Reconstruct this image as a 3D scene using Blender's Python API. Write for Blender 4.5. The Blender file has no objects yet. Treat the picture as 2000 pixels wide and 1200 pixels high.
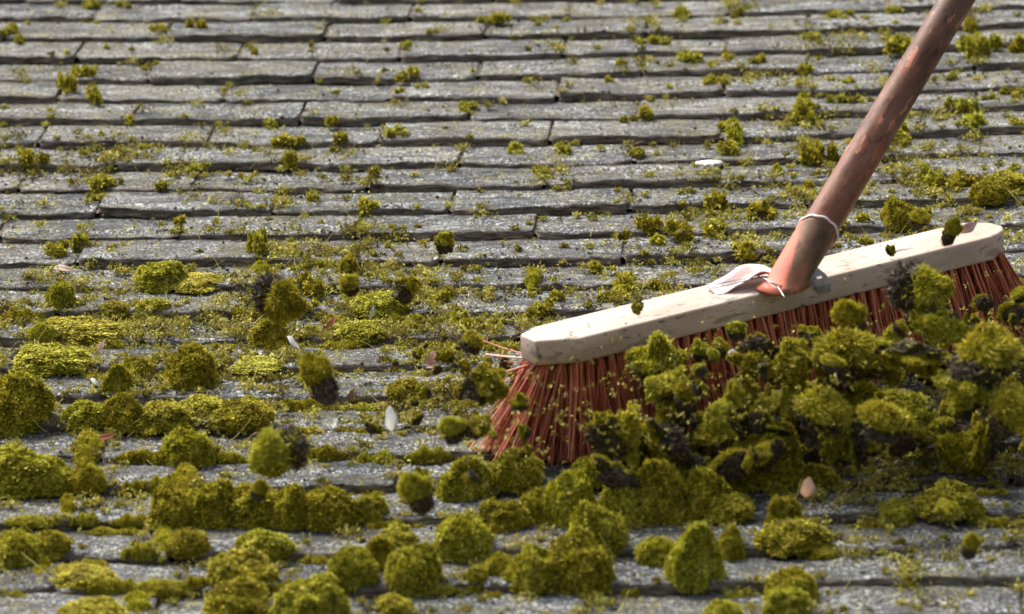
import bpy, bmesh, math, random
import numpy as np
from mathutils import Matrix, Vector

rnd = random.Random(7)
rng = np.random.default_rng(7)
SC = bpy.context.scene
COL = SC.collection
R = math.radians

# ------------------------------------------------------------------ roof frame and camera
# roof coordinates: u along the courses, v up the slope, w out of the roof
TILT = R(25)
RT = Matrix.Rotation(TILT, 4, 'X')
FPX = 11111.0                      # 200 mm lens on a 36 mm wide sensor, 2000 px across
V3 = np.array([600., 3800., -FPX]); V3 /= np.linalg.norm(V3)
_ux = FPX * FPX / (600 + 3800 * .0115)
U3 = np.array([_ux, .0115 * _ux, FPX]); U3 /= np.linalg.norm(U3)
W3 = np.cross(U3, V3)
RC = np.stack([U3, V3, W3], 1)     # roof -> camera axes
CT = np.array([0, 0, -6.1])
CAM = -RC.T @ CT

cam_d = bpy.data.cameras.new('camera')
cam = bpy.data.objects.new('camera', cam_d); COL.objects.link(cam)
cam_d.sensor_width = 36; cam_d.lens = 200
cam_d.clip_start = .1; cam_d.clip_end = 500
M = Matrix(RC.T.tolist()).to_4x4(); M.translation = Vector(CAM.tolist())
cam.matrix_world = RT @ M
cam_d.dof.use_dof = True
cam_d.dof.focus_distance = 6.08
cam_d.dof.aperture_fstop = 8.5
SC.camera = cam

world = bpy.data.worlds.new('World'); SC.world = world; world.use_nodes = True
wn = world.node_tree; wn.nodes.clear()
sky = wn.nodes.new('ShaderNodeTexSky'); sky.sky_type = 'NISHITA'; sky.sun_disc = False
SUN_DIR = Vector((-.40, .22, .89)).normalized()        # towards the sun: above, behind the broom, a little left
sky.sun_elevation = math.asin(SUN_DIR.z); sky.sun_rotation = math.atan2(SUN_DIR.x, SUN_DIR.y)
sky.dust_density = 4; sky.air_density = .7; sky.ozone_density = .5
bg = wn.nodes.new('ShaderNodeBackground'); bg.inputs[1].default_value = .115
wo = wn.nodes.new('ShaderNodeOutputWorld')
hs_ = wn.nodes.new('ShaderNodeHueSaturation'); hs_.inputs['Saturation'].default_value = .6      # thin overcast
wn.links.new(sky.outputs[0], hs_.inputs['Color']); wn.links.new(hs_.outputs[0], bg.inputs[0]); wn.links.new(bg.outputs[0], wo.inputs[0])
sd = bpy.data.lights.new('sun', 'SUN'); sd.energy = 3.1; sd.angle = R(28); sd.color = (1, .965, .92)
so = bpy.data.objects.new('sun', sd); COL.objects.link(so)
so.rotation_euler = SUN_DIR.to_track_quat('Z', 'Y').to_euler(); so.location = (0, 0, 5)
SC.view_settings.view_transform = 'Standard'; SC.view_settings.look = 'None'
SC.view_settings.exposure = 1.3; SC.view_settings.gamma = 1
SC.cycles.max_bounces = 5; SC.cycles.diffuse_bounces = 3

def unp(x, y, w=0.0):
    d = RC.T @ np.array([(x - 1000) / FPX, -(y - 600) / FPX, -1.])
    return CAM + d * (w - CAM[2]) / d[2]
def proj(P):                       # N x 3 roof points -> photo pixels and depth
    c = np.asarray(P) @ RC.T + CT
    return 1000 + FPX * c[..., 0] / -c[..., 2], 600 - FPX * c[..., 1] / -c[..., 2], -c[..., 2]
def pxm(P): return FPX / proj(np.asarray(P))[2]

# ------------------------------------------------------------------ numeric noise
def vn(p, seed=0):
    """smooth value noise 0..1 on N x 3 points"""
    p = np.asarray(p, dtype=np.float64)
    i = np.floor(p).astype(np.int64); f = p - i; f = f * f * (3 - 2 * f)
    out = 0
    for dx in (0, 1):
        for dy in (0, 1):
            for dz in (0, 1):
                n = (i[:, 0] + dx) * 374761393 + (i[:, 1] + dy) * 668265263 + (i[:, 2] + dz) * 2147483647 + seed * 1274126177
                n = (n ^ (n >> 13)) * 1274126177
                n = (n ^ (n >> 16)) & 0xFFFFFF
                w = (f[:, 0] if dx else 1 - f[:, 0]) * (f[:, 1] if dy else 1 - f[:, 1]) * (f[:, 2] if dz else 1 - f[:, 2])
                out = out + w * n / float(0xFFFFFF)
    return out
def fbm(p, seed=0, o=3):
    s = 0; a = 1; t = 0
    for k in range(o):
        s = s + a * vn(p * 2 ** k, seed + k); t += a; a *= .5
    return s / t

# ------------------------------------------------------------------ object helpers
def mesh(name, verts, faces, mats, attrs=None, smooth=True, fmat=None, edges=False):
    me = bpy.data.meshes.new(name)
    verts = np.asarray(verts, dtype=np.float32)
    if isinstance(faces, np.ndarray):
        k = faces.shape[1]; nf = len(faces)
        me.vertices.add(len(verts)); me.vertices.foreach_set('co', verts.ravel())
        me.loops.add(nf * k); me.loops.foreach_set('vertex_index', faces.astype(np.int32).ravel())
        me.polygons.add(nf); me.polygons.foreach_set('loop_start', np.arange(0, nf * k, k, dtype=np.int32))
        me.update(calc_edges=True)
    else:
        me.from_pydata(verts.tolist(), [], faces)
    for m in (mats if isinstance(mats, (list, tuple)) else [mats]): me.materials.append(m)
    for k, a in (attrs or {}).items():
        at = me.attributes.new(k, 'FLOAT', 'POINT'); at.data.foreach_set('value', np.asarray(a, dtype=np.float32))
    me.polygons.foreach_set('use_smooth', [smooth] * len(me.polygons))
    if fmat is not None: me.polygons.foreach_set('material_index', np.asarray(fmat, dtype=np.int32))
    me.update()
    return me
def put(name, data, M=None, parent=None):
    o = bpy.data.objects.new(name, data); COL.objects.link(o)
    if parent is not None:
        o.parent = parent
        if M is not None: o.matrix_local = M
    else:
        o.matrix_world = RT @ (M if M is not None else Matrix())
    return o
def tag(o, label=None, cat=None, group=None, kind=None):
    if label: o['label'] = label
    if cat: o['category'] = cat
    if group: o['group'] = group
    if kind: o['kind'] = kind
    return o
def TRS(p, rx=0, ry=0, rz=0, s=(1, 1, 1)):
    return Matrix.Translation(Vector([float(q) for q in p])) @ Matrix.Rotation(rz, 4, 'Z') @ Matrix.Rotation(ry, 4, 'Y') @ Matrix.Rotation(rx, 4, 'X') @ Matrix.Diagonal((s[0], s[1], s[2], 1))
def join(parts):
    """[(verts, faces ndarray, {attr})] -> one"""
    vs, fs, n = [], [], 0; at = {}
    for v, f, a in parts:
        vs.append(v); fs.append(f + n); n += len(v)
        for k in a: at.setdefault(k, []).append(a[k])
    return np.concatenate(vs), np.concatenate(fs), {k: np.concatenate(x) for k, x in at.items()}

# ------------------------------------------------------------------ materials
def mat(name):
    m = bpy.data.materials.new(name); m.use_nodes = True
    nt = m.node_tree; b = nt.nodes['Principled BSDF']
    return m, nt, b
def N(nt, t, **k):
    n = nt.nodes.new(t)
    for a, v in k.items(): setattr(n, a, v)
    return n
def noise(nt, vec, scale, detail=4, rough=.6, dist=0):
    n = N(nt, 'ShaderNodeTexNoise'); n.inputs['Scale'].default_value = scale
    n.inputs['Detail'].default_value = detail; n.inputs['Roughness'].default_value = rough
    n.inputs['Distortion'].default_value = dist
    if vec is not None: nt.links.new(vec, n.inputs['Vector'])
    return n.outputs['Fac']
def ramp(nt, fac, stops):
    r = N(nt, 'ShaderNodeValToRGB'); e = r.color_ramp.elements
    while len(e) < len(stops): e.new(.5)
    for el, (p, c) in zip(e, stops):
        el.position = p; el.color = (*c, 1) if len(c) == 3 else c
    nt.links.new(fac, r.inputs[0]); return r.outputs[0]
def step(nt, fac, a, b):
    r = N(nt, 'ShaderNodeMapRange'); r.inputs[1].default_value = a; r.inputs[2].default_value = b
    nt.links.new(fac, r.inputs[0]); return r.outputs[0]
def mix(nt, fac, a, b, mode='MIX'):
    m = N(nt, 'ShaderNodeMix', data_type='RGBA', blend_type=mode)
    for s, v in ((0, fac), (6, a), (7, b)):
        if isinstance(v, (int, float)): m.inputs[s].default_value = v
        elif isinstance(v, tuple): m.inputs[s].default_value = (*v, 1)
        else: nt.links.new(v, m.inputs[s])
    return m.outputs[2]
def mth(nt, op, a, b=None):
    m = N(nt, 'ShaderNodeMath', operation=op)
    for s, v in ((0, a), (1, b)):
        if v is None: continue
        if isinstance(v, (int, float)): m.inputs[s].default_value = v
        else: nt.links.new(v, m.inputs[s])
    return m.outputs[0]
def attr(nt, name):
    return N(nt, 'ShaderNodeAttribute', attribute_name=name).outputs['Fac']
def objco(nt, scale=None):
    t = N(nt, 'ShaderNodeTexCoord').outputs['Object']
    if scale:
        mp = N(nt, 'ShaderNodeMapping'); mp.inputs['Scale'].default_value = scale
        nt.links.new(t, mp.inputs[0]); t = mp.outputs[0]
    return t
def bump(nt, b, h, strength=.5, dist=.002):
    bp = N(nt, 'ShaderNodeBump'); bp.inputs['Strength'].default_value = strength; bp.inputs['Distance'].default_value = dist
    nt.links.new(h, bp.inputs['Height']); nt.links.new(bp.outputs[0], b.inputs['Normal'])

def slate_material():
    m, nt, b = mat('weathered slate'); L = nt.links.new
    co = objco(nt); st = objco(nt, (1, 2.6, 1))
    rid = attr(nt, 'rid'); edge = attr(nt, 'edge')
    n1 = noise(nt, st, 14, 5, .65, .5)
    base = ramp(nt, n1, [(.34, (.028, .030, .033)), (.45, (.068, .071, .075)), (.54, (.145, .147, .148)), (.66, (.33, .33, .325))])
    base = mix(nt, mth(nt, 'MULTIPLY', rid, .5), base, (.17, .15, .118))
    va = mth(nt, 'FRACT', mth(nt, 'MULTIPLY', rid, 7.31))
    base = mix(nt, 1.0, base, ramp(nt, va, [(0, (.62, .64, .68)), (1, (1.3, 1.27, 1.22))]), 'MULTIPLY')
    # darker and bluer towards the lower courses
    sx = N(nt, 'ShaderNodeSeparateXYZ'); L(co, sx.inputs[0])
    downslope = step(nt, mth(nt, 'ADD', sx.outputs[1], mth(nt, 'MULTIPLY', noise(nt, co, 5, 3), .8)), 1.25, .15)
    base = mix(nt, mth(nt, 'MULTIPLY', downslope, .62), base, (.042, .048, .058))
    # pale streaks: a polished sheen put into the colour
    sk = step(nt, noise(nt, objco(nt, (1, 4.5, 1)), 26, 5, .6, .3), .55, .70)
    base = mix(nt, mth(nt, 'MULTIPLY', sk, .55), base, (.36, .37, .37))
    # brown damp dirt
    d = noise(nt, objco(nt, (1, 2, 1)), 20, 6, .7)
    base = mix(nt, mth(nt, 'MULTIPLY', step(nt, d, .50, .62), .6), base, (.10, .075, .045))
    # mineral grain at two sizes
    gr = objco(nt, (1, .42, 1))
    g = noise(nt, gr, 420, 4, .8)
    base = mix(nt, 1.0, base, ramp(nt, g, [(.38, (.35, .35, .35)), (.50, (.85, .85, .84)), (.60, (1.55, 1.55, 1.5))]), 'MULTIPLY')
    # pale crust lichen: patches made of small broken flakes
    pa = step(nt, mth(nt, 'ADD', noise(nt, st, 9, 5, .65), mth(nt, 'MULTIPLY', downslope, .035)), .49, .58)
    flk = noise(nt, objco(nt, (1, .55, 1)), 250, 5, .75, .8)
    fl = step(nt, flk, .51, .55)
    li = mth(nt, 'MULTIPLY', pa, fl)
    base = mix(nt, mth(nt, 'MULTIPLY', li, .9), base, (.62, .635, .60))
    base = mix(nt, mth(nt, 'MULTIPLY', mth(nt, 'MULTIPLY', step(nt, noise(nt, gr, 260, 4, .7), .57, .61), step(nt, noise(nt, co, 11, 4, .6), .42, .58)), .8), base, (.50, .51, .48))
    fy = mth(nt, 'MULTIPLY', step(nt, noise(nt, co, 15, 4, .6), .46, .62), step(nt, noise(nt, gr, 260, 4, .7), .52, .58))
    base = mix(nt, mth(nt, 'MULTIPLY', fy, .85), base, (.30, .265, .06))
    bk = step(nt, noise(nt, gr, 330, 3, .7), .57, .62)
    base = mix(nt, mth(nt, 'MULTIPLY', bk, .8), base, (.025, .022, .018))
    # split edge: layered, earth coloured
    ed = ramp(nt, noise(nt, objco(nt, (1, 1, 9)), 45, 4, .7), [(.32, (.045, .034, .024)), (.50, (.17, .135, .10)), (.68, (.33, .28, .22))])
    base = mix(nt, edge, base, ed)
    L(base, b.inputs['Base Color'])
    L(step(nt, n1, 1.2, .1), b.inputs['Roughness']); b.inputs['Specular IOR Level'].default_value = .18
    r = mth(nt, 'ADD', mth(nt, 'MULTIPLY', n1, -.2), .82); L(r, b.inputs['Roughness'])
    h = mth(nt, 'ADD', mth(nt, 'MULTIPLY', noise(nt, st, 60, 6, .7), 1.6), mth(nt, 'MULTIPLY', g, .9))
    h = mth(nt, 'ADD', h, mth(nt, 'MULTIPLY', li, .35))
    bump(nt, b, h, 1.0, .0038)
    return m

def moss_material(name, tips, dark, sat=1.0):
    m, nt, b = mat(name); L = nt.links.new
    tip = attr(nt, 'tip'); hue = attr(nt, 'hue')
    info = N(nt, 'ShaderNodeObjectInfo').outputs['Random']
    co = objco(nt)
    n = noise(nt, co, 45, 3, .6)
    h = mth(nt, 'ADD', mth(nt, 'MULTIPLY', hue, .42), mth(nt, 'ADD', mth(nt, 'MULTIPLY', n, .5), mth(nt, 'MULTIPLY', info, .10)))
    c = ramp(nt, h, [(.26, tips[0]), (.40, tips[1]), (.54, tips[2]), (.70, tips[3])])
    c = mix(nt, mth(nt, 'MULTIPLY', step(nt, info, .35, 1.0), .6), c, (.80, .98, .8), 'MULTIPLY')
    c = mix(nt, mth(nt, 'MULTIPLY', step(nt, noise(nt, co, 75, 4, .7), .52, .66), .6), c, (.36, .225, .035))
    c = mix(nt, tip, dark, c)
    L(c, b.inputs['Base Color']); b.inputs['Roughness'].default_value = .85
    b.inputs['Specular IOR Level'].default_value = .25
    tr = N(nt, 'ShaderNodeBsdfTranslucent'); L(c, tr.inputs[0])
    ms = N(nt, 'ShaderNodeMixShader'); ms.inputs[0].default_value = .14
    L(b.outputs[0], ms.inputs[1]); L(tr.outputs[0], ms.inputs[2]); L(ms.outputs[0], nt.nodes['Material Output'].inputs[0])
    return m

def simple(name, stops, scale=60, rough=.7, detail=5, stretch=None, bs=.3, bd=.001, spots=None, metal=0):
    m, nt, b = mat(name); L = nt.links.new
    co = objco(nt, stretch)
    n = noise(nt, co, scale, detail, .65)
    c = ramp(nt, n, stops)
    for (sc, lo, hi, colr, amt) in (spots or []):
        c = mix(nt, mth(nt, 'MULTIPLY', step(nt, noise(nt, objco(nt, stretch), sc, 3, .6), lo, hi), amt), c, colr)
    L(c, b.inputs['Base Color']); b.inputs['Roughness'].default_value = rough; b.inputs['Metallic'].default_value = metal
    bump(nt, b, noise(nt, co, scale * 3, 4, .7), bs, bd)
    return m

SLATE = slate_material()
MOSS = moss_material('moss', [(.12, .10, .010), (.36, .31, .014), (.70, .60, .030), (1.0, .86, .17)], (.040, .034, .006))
CRUMB = moss_material('moss crumbs', [(.06, .038, .018), (.22, .185, .025), (.48, .43, .06), (.66, .57, .19)], (.09, .075, .03))
SOIL = simple('soil', [(.38, (.035, .024, .015)), (.5, (.10, .072, .047)), (.62, (.22, .17, .12))], 160, .95, bs=.8, bd=.002)
WOOD = simple('worn beech', [(.3, (.30, .215, .15)), (.5, (.47, .355, .27)), (.7, (.62, .485, .40))], 30, .6, stretch=(.25, 1, 1), bs=.25, bd=.0008,
              spots=[(14, .58, .72, (.36, .30, .20), .45), (60, .58, .64, (.19, .145, .10), .65), (240, .58, .66, (.06, .045, .035), .85), (9, .52, .70, (.70, .42, .35), .35)])
HANDLE = simple('grimy painted handle', [(.33, (.055, .028, .015)), (.47, (.13, .068, .036)), (.6, (.20, .115, .065)), (.72, (.26, .17, .11))], 16, .5, stretch=(1, 1, .35), bs=.25, bd=.0006,
                spots=[(30, .52, .60, (.10, .065, .045), .8), (48, .60, .66, (.26, .17, .11), .5), (75, .56, .61, (.035, .02, .015), .85), (200, .58, .63, (.03, .02, .018), .85), (130, .62, .65, (.55, .20, .12), .8)])
SOCKET = simple('worn red painted steel', [(.36, (.075, .045, .026)), (.48, (.17, .095, .052)), (.62, (.42, .15, .075))], 22, .5, stretch=(1, 1, .5), bs=.25, bd=.0006,
                spots=[(90, .62, .68, (.07, .05, .04), .8)])
FLANGE = simple('scuffed pale steel', [(.3, (.62, .38, .32)), (.5, (.80, .70, .66)), (.7, (.86, .83, .81))], 30, .45, bs=.2, bd=.0006, spots=[(12, .5, .62, (.55, .2, .13), .5)])
STEEL = simple('dull grey steel', [(.3, (.22, .24, .25)), (.7, (.5, .53, .54))], 60, .4, metal=.6)
WHITE = simple('white quill', [(.3, (.78, .78, .79)), (.7, (.88, .88, .87))], 90, .6)
for _m in (WHITE, CHIP_ := simple('pale bark', [(.3, (.56, .43, .33)), (.7, (.78, .66, .54))], 70, .7)):
    _nt = _m.node_tree; _t = N(_nt, 'ShaderNodeBsdfTranslucent'); _t.inputs[0].default_value = (.85, .83, .8, 1) if _m is WHITE else (.7, .52, .4, 1)
    _x = N(_nt, 'ShaderNodeMixShader'); _x.inputs[0].default_value = .5
    _nt.links.new(_nt.nodes['Principled BSDF'].outputs[0], _x.inputs[1]); _nt.links.new(_t.outputs[0], _x.inputs[2]); _nt.links.new(_x.outputs[0], _nt.nodes['Material Output'].inputs[0])
CHIP = CHIP_
LEAF = simple('dry red leaf', [(.3, (.25, .07, .02)), (.7, (.48, .16, .05))], 90, .6)
PINK = simple('faded pink petal', [(.3, (.45, .22, .18)), (.7, (.66, .42, .36))], 90, .7)
STEM = simple('dry stem', [(.3, (.10, .06, .035)), (.7, (.26, .17, .10))], 90, .8)
LICH = simple('pale lichen', [(.3, (.50, .52, .44)), (.7, (.78, .79, .72))], 200, .9, bs=.8, bd=.002)

def bristle_material():
    m, nt, b = mat('red plastic bristle'); L = nt.links.new
    h = attr(nt, 'hue')
    c = ramp(nt, h, [(0, (.16, .036, .018)), (.3, (.38, .085, .040)), (.6, (.58, .155, .075)), (1, (.70, .30, .19))])
    c = mix(nt, mth(nt, 'MULTIPLY', step(nt, noise(nt, objco(nt), 50, 4, .7), .5, .75), .55), c, (.22, .12, .075))
    L(c, b.inputs['Base Color']); b.inputs['Roughness'].default_value = .42
    return m
BRISTLE = bristle_material()

# ------------------------------------------------------------------ the slate roof
EXPO, V0, WID, UPH, STEPH = .08877, 1.2263, .2012, .0135, .0084
def sag(u): return -.0055 * np.clip(1 - ((np.asarray(u) + .03) / .62) ** 2, -2.5, 1)
def _rj(n, k, s):                   # repeatable jitter of slate k in course n
    x = math.sin(n * 127.1 + k * 311.7 + s * 74.7) * 43758.5453
    return (x - math.floor(x)) * 2 - 1
def surf(u, v):
    """height of the slate surface at roof point u, v"""
    n = math.ceil((V0 - v) / EXPO); t = (v - (V0 - n * EXPO)) / EXPO
    return float(sag(u)) + STEPH * (1 - t) + .0006
def roof():
    parts = []
    for n in range(-34, 47):
        vl = V0 - n * EXPO
        off = UPH + (0 if n % 2 else WID / 2)
        for k in range(-16, 17):
            uc = off + (k + .5) * WID
            fine = -.95 < uc < .85 and -1.05 < vl < 1.45
            if not fine and (abs(uc) > 3.2): continue
            nu, nv = (58, 26) if fine else (10, 5)
            gap = .0018 + .0012 * abs(_rj(n, k, 1))
            us = np.linspace(-WID / 2 + gap, WID / 2 - gap, nu)
            ln = EXPO * 1.98
            ts = np.linspace(0, 1, nv) ** 1.25 * ln
            U, T = np.meshgrid(us, ts)
            rot = _rj(n, k, 2) * .011; th = STEPH * (1 + .30 * _rj(n, k, 3)); dv = _rj(n, k, 4) * .0028
            tiltu = _rj(n, k, 5) * .007
            P0 = np.stack([(U + uc).ravel(), (T + vl).ravel(), np.full(U.size, n * .37 + k * 1.7)], 1)
            # ragged lower edge, chipped corners
            ew = (fbm(np.stack([us * 26 + uc * 31, np.full(nu, n * 3.1), np.zeros(nu)], 1), 5, 4) - .5) * .011
            ew += (vn(np.stack([us * 130 + uc * 91, np.full(nu, n * 7.7), np.zeros(nu)], 1), 9) - .5) * .003
            cd = np.minimum(us + WID / 2, WID / 2 - us)
            ew += np.where(cd < .009, (.012 - cd).clip(0) ** 2 / .010 * (.25 + .5 * abs(_rj(n, k, 6))), 0)
            fade = np.clip(1 - T / .03, 0, 1)
            VV = T + ew[None, :] * fade + dv
            H = sag(U + uc) + th * (1 - T / EXPO * (STEPH / th)) + tiltu * U
            nz = (fbm(P0 * np.array([14, 26, 1]), 21, 4).reshape(U.shape) - .5)
            # delaminated terraces
            q = fbm(P0 * np.array([9, 30, 1]) + 7, 33, 3).reshape(U.shape)
            ter = np.clip((q - .52) * 26, 0, 1) * .0013 * np.clip(1.3 - T / .07, 0, 1)
            H = H + nz * .0046 - ter + (fbm(np.stack([(U + uc).ravel() * 9, U.ravel() * 0 + n * 4.4 + k, U.ravel() * 0], 1), 61, 3).reshape(U.shape) - .5) * .006 * np.clip(1.2 - T / EXPO, 0, 1)
            H -= np.clip(1 - T / .006, 0, 1) ** 2 * .0011           # worn arris
            A = np.zeros_like(H)
            UU = U + rot * 0
            VV2 = VV + rot * U * 6 * .2
            # front face rows
            top = np.stack([UU[0] + uc, VV2[0] + vl, H[0]], 1)
            rows = []
            nf = 5 if fine else 2
            for j in range(nf, 0, -1):
                d = j / nf
                jag = (vn(np.stack([us * 60 + j * 13.3 + uc * 17, np.full(nu, n * 1.9 + j * 5), np.zeros(nu)], 1), 40 + j) - .5) * .0042 if fine else 0
                r_ = top.copy(); r_[:, 2] -= d * (th + .0022); r_[:, 1] += jag - d * .0042 * (d < .99)
                rows.append(r_)
            grid = [np.stack([UU[i] + uc, VV2[i] + vl, H[i]], 1) for i in range(nv)]
            allr = np.stack(rows + grid)                           # (nf+nv, nu, 3)
            e = np.zeros(allr.shape[:2]); e[:nf] = 1; e[nf] = .35
            Lc = allr[:, :1].copy(); Lc[..., 2] -= .009; Lc[:nf, :, 2] = allr[:nf, :1, 2]
            Rc = allr[:, -1:].copy(); Rc[..., 2] -= .009; Rc[:nf, :, 2] = allr[:nf, -1:, 2]
            allr = np.concatenate([Lc, allr, Rc], 1)
            e = np.concatenate([np.ones((len(e), 1)), e, np.ones((len(e), 1))], 1)
            a, b_ = allr.shape[:2]
            idx = np.arange(a * b_).reshape(a, b_)
            f = np.stack([idx[:-1, :-1], idx[:-1, 1:], idx[1:, 1:], idx[1:, :-1]], -1).reshape(-1, 4)
            if fine:                # earth packed in the joint to the right
                tt = np.linspace(.05, 1.02, 24); ss = np.linspace(-.0032, .0032, 5)
                TT, SS = np.meshgrid(tt, ss, indexing='ij'); q3 = np.stack([TT.ravel() * 14 + n, SS.ravel() * 500 + k * 3, np.zeros(TT.size)], 1)
                jz = sag(uc + WID / 2) + STEPH * (1 - TT) - .0034 + (vn(q3, 8).reshape(TT.shape) - .5) * .004
                jv = np.stack([SS + uc + WID / 2 + (vn(q3 * np.array([1, 0, 1]), 3).reshape(TT.shape) - .5) * .002, TT * EXPO + vl, jz], -1).reshape(-1, 3)
                ji = np.arange(TT.size).reshape(TT.shape)
                parts.append((jv, np.stack([ji[:-1, :-1], ji[:-1, 1:], ji[1:, 1:], ji[1:, :-1]], -1).reshape(-1, 4), {'edge': np.full(TT.size, .9), 'rid': np.zeros(TT.size)}))
            parts.append((allr.reshape(-1, 3), f, {'edge': e.ravel(), 'rid': np.full(a * b_, abs(_rj(n, k, 8)))}))
    # dark boarding under the slates
    s = np.array([[-3.4, -3.1, -.022], [3.4, -3.1, -.022], [3.4, 4.4, -.022], [-3.4, 4.4, -.022]])
    parts.append((s, np.array([[0, 1, 2, 3]]), {'edge': np.ones(4), 'rid': np.zeros(4)}))
    v, f, a = join(parts)
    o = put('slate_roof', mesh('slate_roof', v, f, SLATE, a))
    tag(o, 'weathered grey slate roof of overlapping courses speckled with pale lichen', 'roof', kind='structure')
roof()

# ------------------------------------------------------------------ moss prototypes
_bm = bmesh.new(); bmesh.ops.create_icosphere(_bm, subdivisions=5, radius=1)
ICO_V = np.array([v.co[:] for v in _bm.verts]); ICO_F = np.array([[v.index for v in f.verts] for f in _bm.faces]); _bm.free()
_bm = bmesh.new(); bmesh.ops.create_icosphere(_bm, subdivisions=3, radius=1)
ICO3_V = np.array([v.co[:] for v in _bm.verts]); ICO3_F = np.array([[v.index for v in f.verts] for f in _bm.faces]); _bm.free()

def spikes(V, F, n, length, width, g, jitter=.8, lean=None, keep=None):
    """n short pointed leaves rooted on the surface V, F"""
    a, b, c = V[F[:, 0]], V[F[:, 1]], V[F[:, 2]]
    cr = np.cross(b - a, c - a); ar = np.linalg.norm(cr, axis=1); nr = cr / (ar[:, None] + 1e-12)
    pr = ar.copy()
    if keep is not None: pr = pr * keep((a + b + c) / 3)
    fi = g.choice(len(F), n, p=pr / pr.sum())
    r1 = np.sqrt(g.random(n)); r2 = g.random(n)
    P = a[fi] * (1 - r1)[:, None] + b[fi] * (r1 * (1 - r2))[:, None] + c[fi] * (r1 * r2)[:, None]
    d = nr[fi] + g.normal(size=(n, 3)) * jitter * .6
    if lean is not None: d = d + np.array(lean)
    d /= np.linalg.norm(d, axis=1)[:, None]
    s = np.cross(d, g.normal(size=(n, 3))); s /= np.linalg.norm(s, axis=1)[:, None]
    ln = length * (.5 + g.random(n))[:, None]; w = width * (.6 + .8 * g.random(n))[:, None]
    bend = g.normal(size=(n, 3)) * .25
    hs = g.random(n); P = P - nr[fi] * length * .25
    q = np.stack([P - s * w * .5, P + s * w * .5, P + d * ln * .55 + s * w * .55, P + d * ln * .55 - s * w * .55 , P + (d + bend) * ln], 1)
    vs = q.reshape(-1, 3); o = np.arange(n)[:, None] * 5
    f = np.concatenate([o + np.array([0, 1, 2]), o + np.array([0, 2, 3]), o + np.array([3, 2, 4])])
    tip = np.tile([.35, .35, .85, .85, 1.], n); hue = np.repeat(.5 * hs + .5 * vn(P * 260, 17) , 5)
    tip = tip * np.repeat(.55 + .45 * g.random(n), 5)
    return vs, f, {'tip': tip, 'hue': hue}

def moss_mesh(name, seed, size, lumps=.3, flat=-.12, n=5000, length=.0029, width=.0016, clod=False, lean=None, power=1.0):
    g = np.random.default_rng(seed)
    p = ICO_V.copy(); d0 = p.copy()
    if not clod: p = p / (np.abs(p) ** 2.25).sum(1)[:, None] ** (1 / 2.25)
    r = 1 + lumps * (vn(d0 * 1.7 + seed * 3.1, seed) - .5) * 2 + lumps * .5 * (vn(d0 * 3.6 + seed, seed + 1) - .5) * 2
    r += .22 * (vn(d0 * 6 + seed, seed + 2) - .5) + .16 * (vn(d0 * 15, seed + 3) - .5) + .09 * (vn(d0 * 40, seed + 5) - .5)
    p = p * r[:, None]
    if not clod:
        z = p[:, 2]; p[:, 2] = np.where(z < 0, np.maximum(z * .4, flat), z)
        k = np.clip(-d0[:, 2], 0, 1); p[:, :2] *= (1 - .2 * k)[:, None]
    p = p * np.array(size)
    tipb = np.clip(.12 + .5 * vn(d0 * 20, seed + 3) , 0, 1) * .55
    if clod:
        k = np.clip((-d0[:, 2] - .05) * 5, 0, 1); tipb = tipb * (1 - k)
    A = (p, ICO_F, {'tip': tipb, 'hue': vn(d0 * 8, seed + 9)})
    keep = (lambda c: np.where(c[:, 2] > -.02 * size[2], 1, .02)) if clod else (lambda c: np.where(c[:, 2] > -.1 * size[2], 1., .02))
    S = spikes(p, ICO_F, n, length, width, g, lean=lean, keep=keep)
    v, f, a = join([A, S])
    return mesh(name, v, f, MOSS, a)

CUSH = [moss_mesh('moss_cushion', 11 + i, (.025, .024, .03), lumps=l, n=9500) for i, l in enumerate((.10, .15, .20, .25, .30, .17, .34))]
STRIP = []
for i in range(5):
    g = np.random.default_rng(60 + i)
    p = ICO_V.copy(); L_ = p.copy() * np.array([3.2, 1, 1])
    r = 1 + .55 * (vn(L_ * np.array([1.1, .3, .3]) + i * 9, 70 + i) - .5) * 2
    q = p * np.array([.06, .010, .0085]); q[:, 1:] *= r[:, None]
    q[:, 1:] *= (1 + .3 * (vn(L_ * 4 + i, 80 + i) - .5) + .2 * (vn(L_ * 14, 90 + i) - .5))[:, None]
    q[:, 0] = np.sign(q[:, 0]) * np.abs(q[:, 0] / .06) ** 1.3 * .06
    q[:, 2] = np.where(q[:, 2] < 0, q[:, 2] * .3, q[:, 2])
    q[:, 1] += (vn(np.stack([q[:, 0] * 40, q[:, 0] * 0, q[:, 0] * 0], 1) + i * 5, 3) - .5) * .008
    A = (q, ICO_F, {'tip': .4 * vn(L_ * 14, 90 + i), 'hue': vn(L_ * 5, 91)})
    S = spikes(q, ICO_F, 7000, .0026, .0015, g, keep=lambda c: np.where(c[:, 2] > -.001, 1., .02))
    v, f, a = join([A, S]); STRIP.append(mesh('moss_strip', v, f, MOSS, a))
def tuft_mesh(seed):
    g = np.random.default_rng(seed); parts = []
    for _ in range(g.integers(3, 8)):
        c = g.normal(size=3) * np.array([.006, .004, .002]); c[2] = abs(c[2]) + .001; rr = g.uniform(.0022, .0048)
        p = ICO3_V * rr * (1 + .5 * (vn(ICO3_V * 2 + c * 900, seed) - .5))[:, None] + c
        parts.append((p, ICO3_F, {'tip': np.full(len(p), .2), 'hue': g.random(len(p))}))
        parts.append(spikes(p, ICO3_F, 110, .003, .0017, g))
    v, f, a = join(parts); return mesh('moss_tuft', v, f, MOSS, a)
TUFT = [tuft_mesh(200 + i) for i in range(8)]
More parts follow.
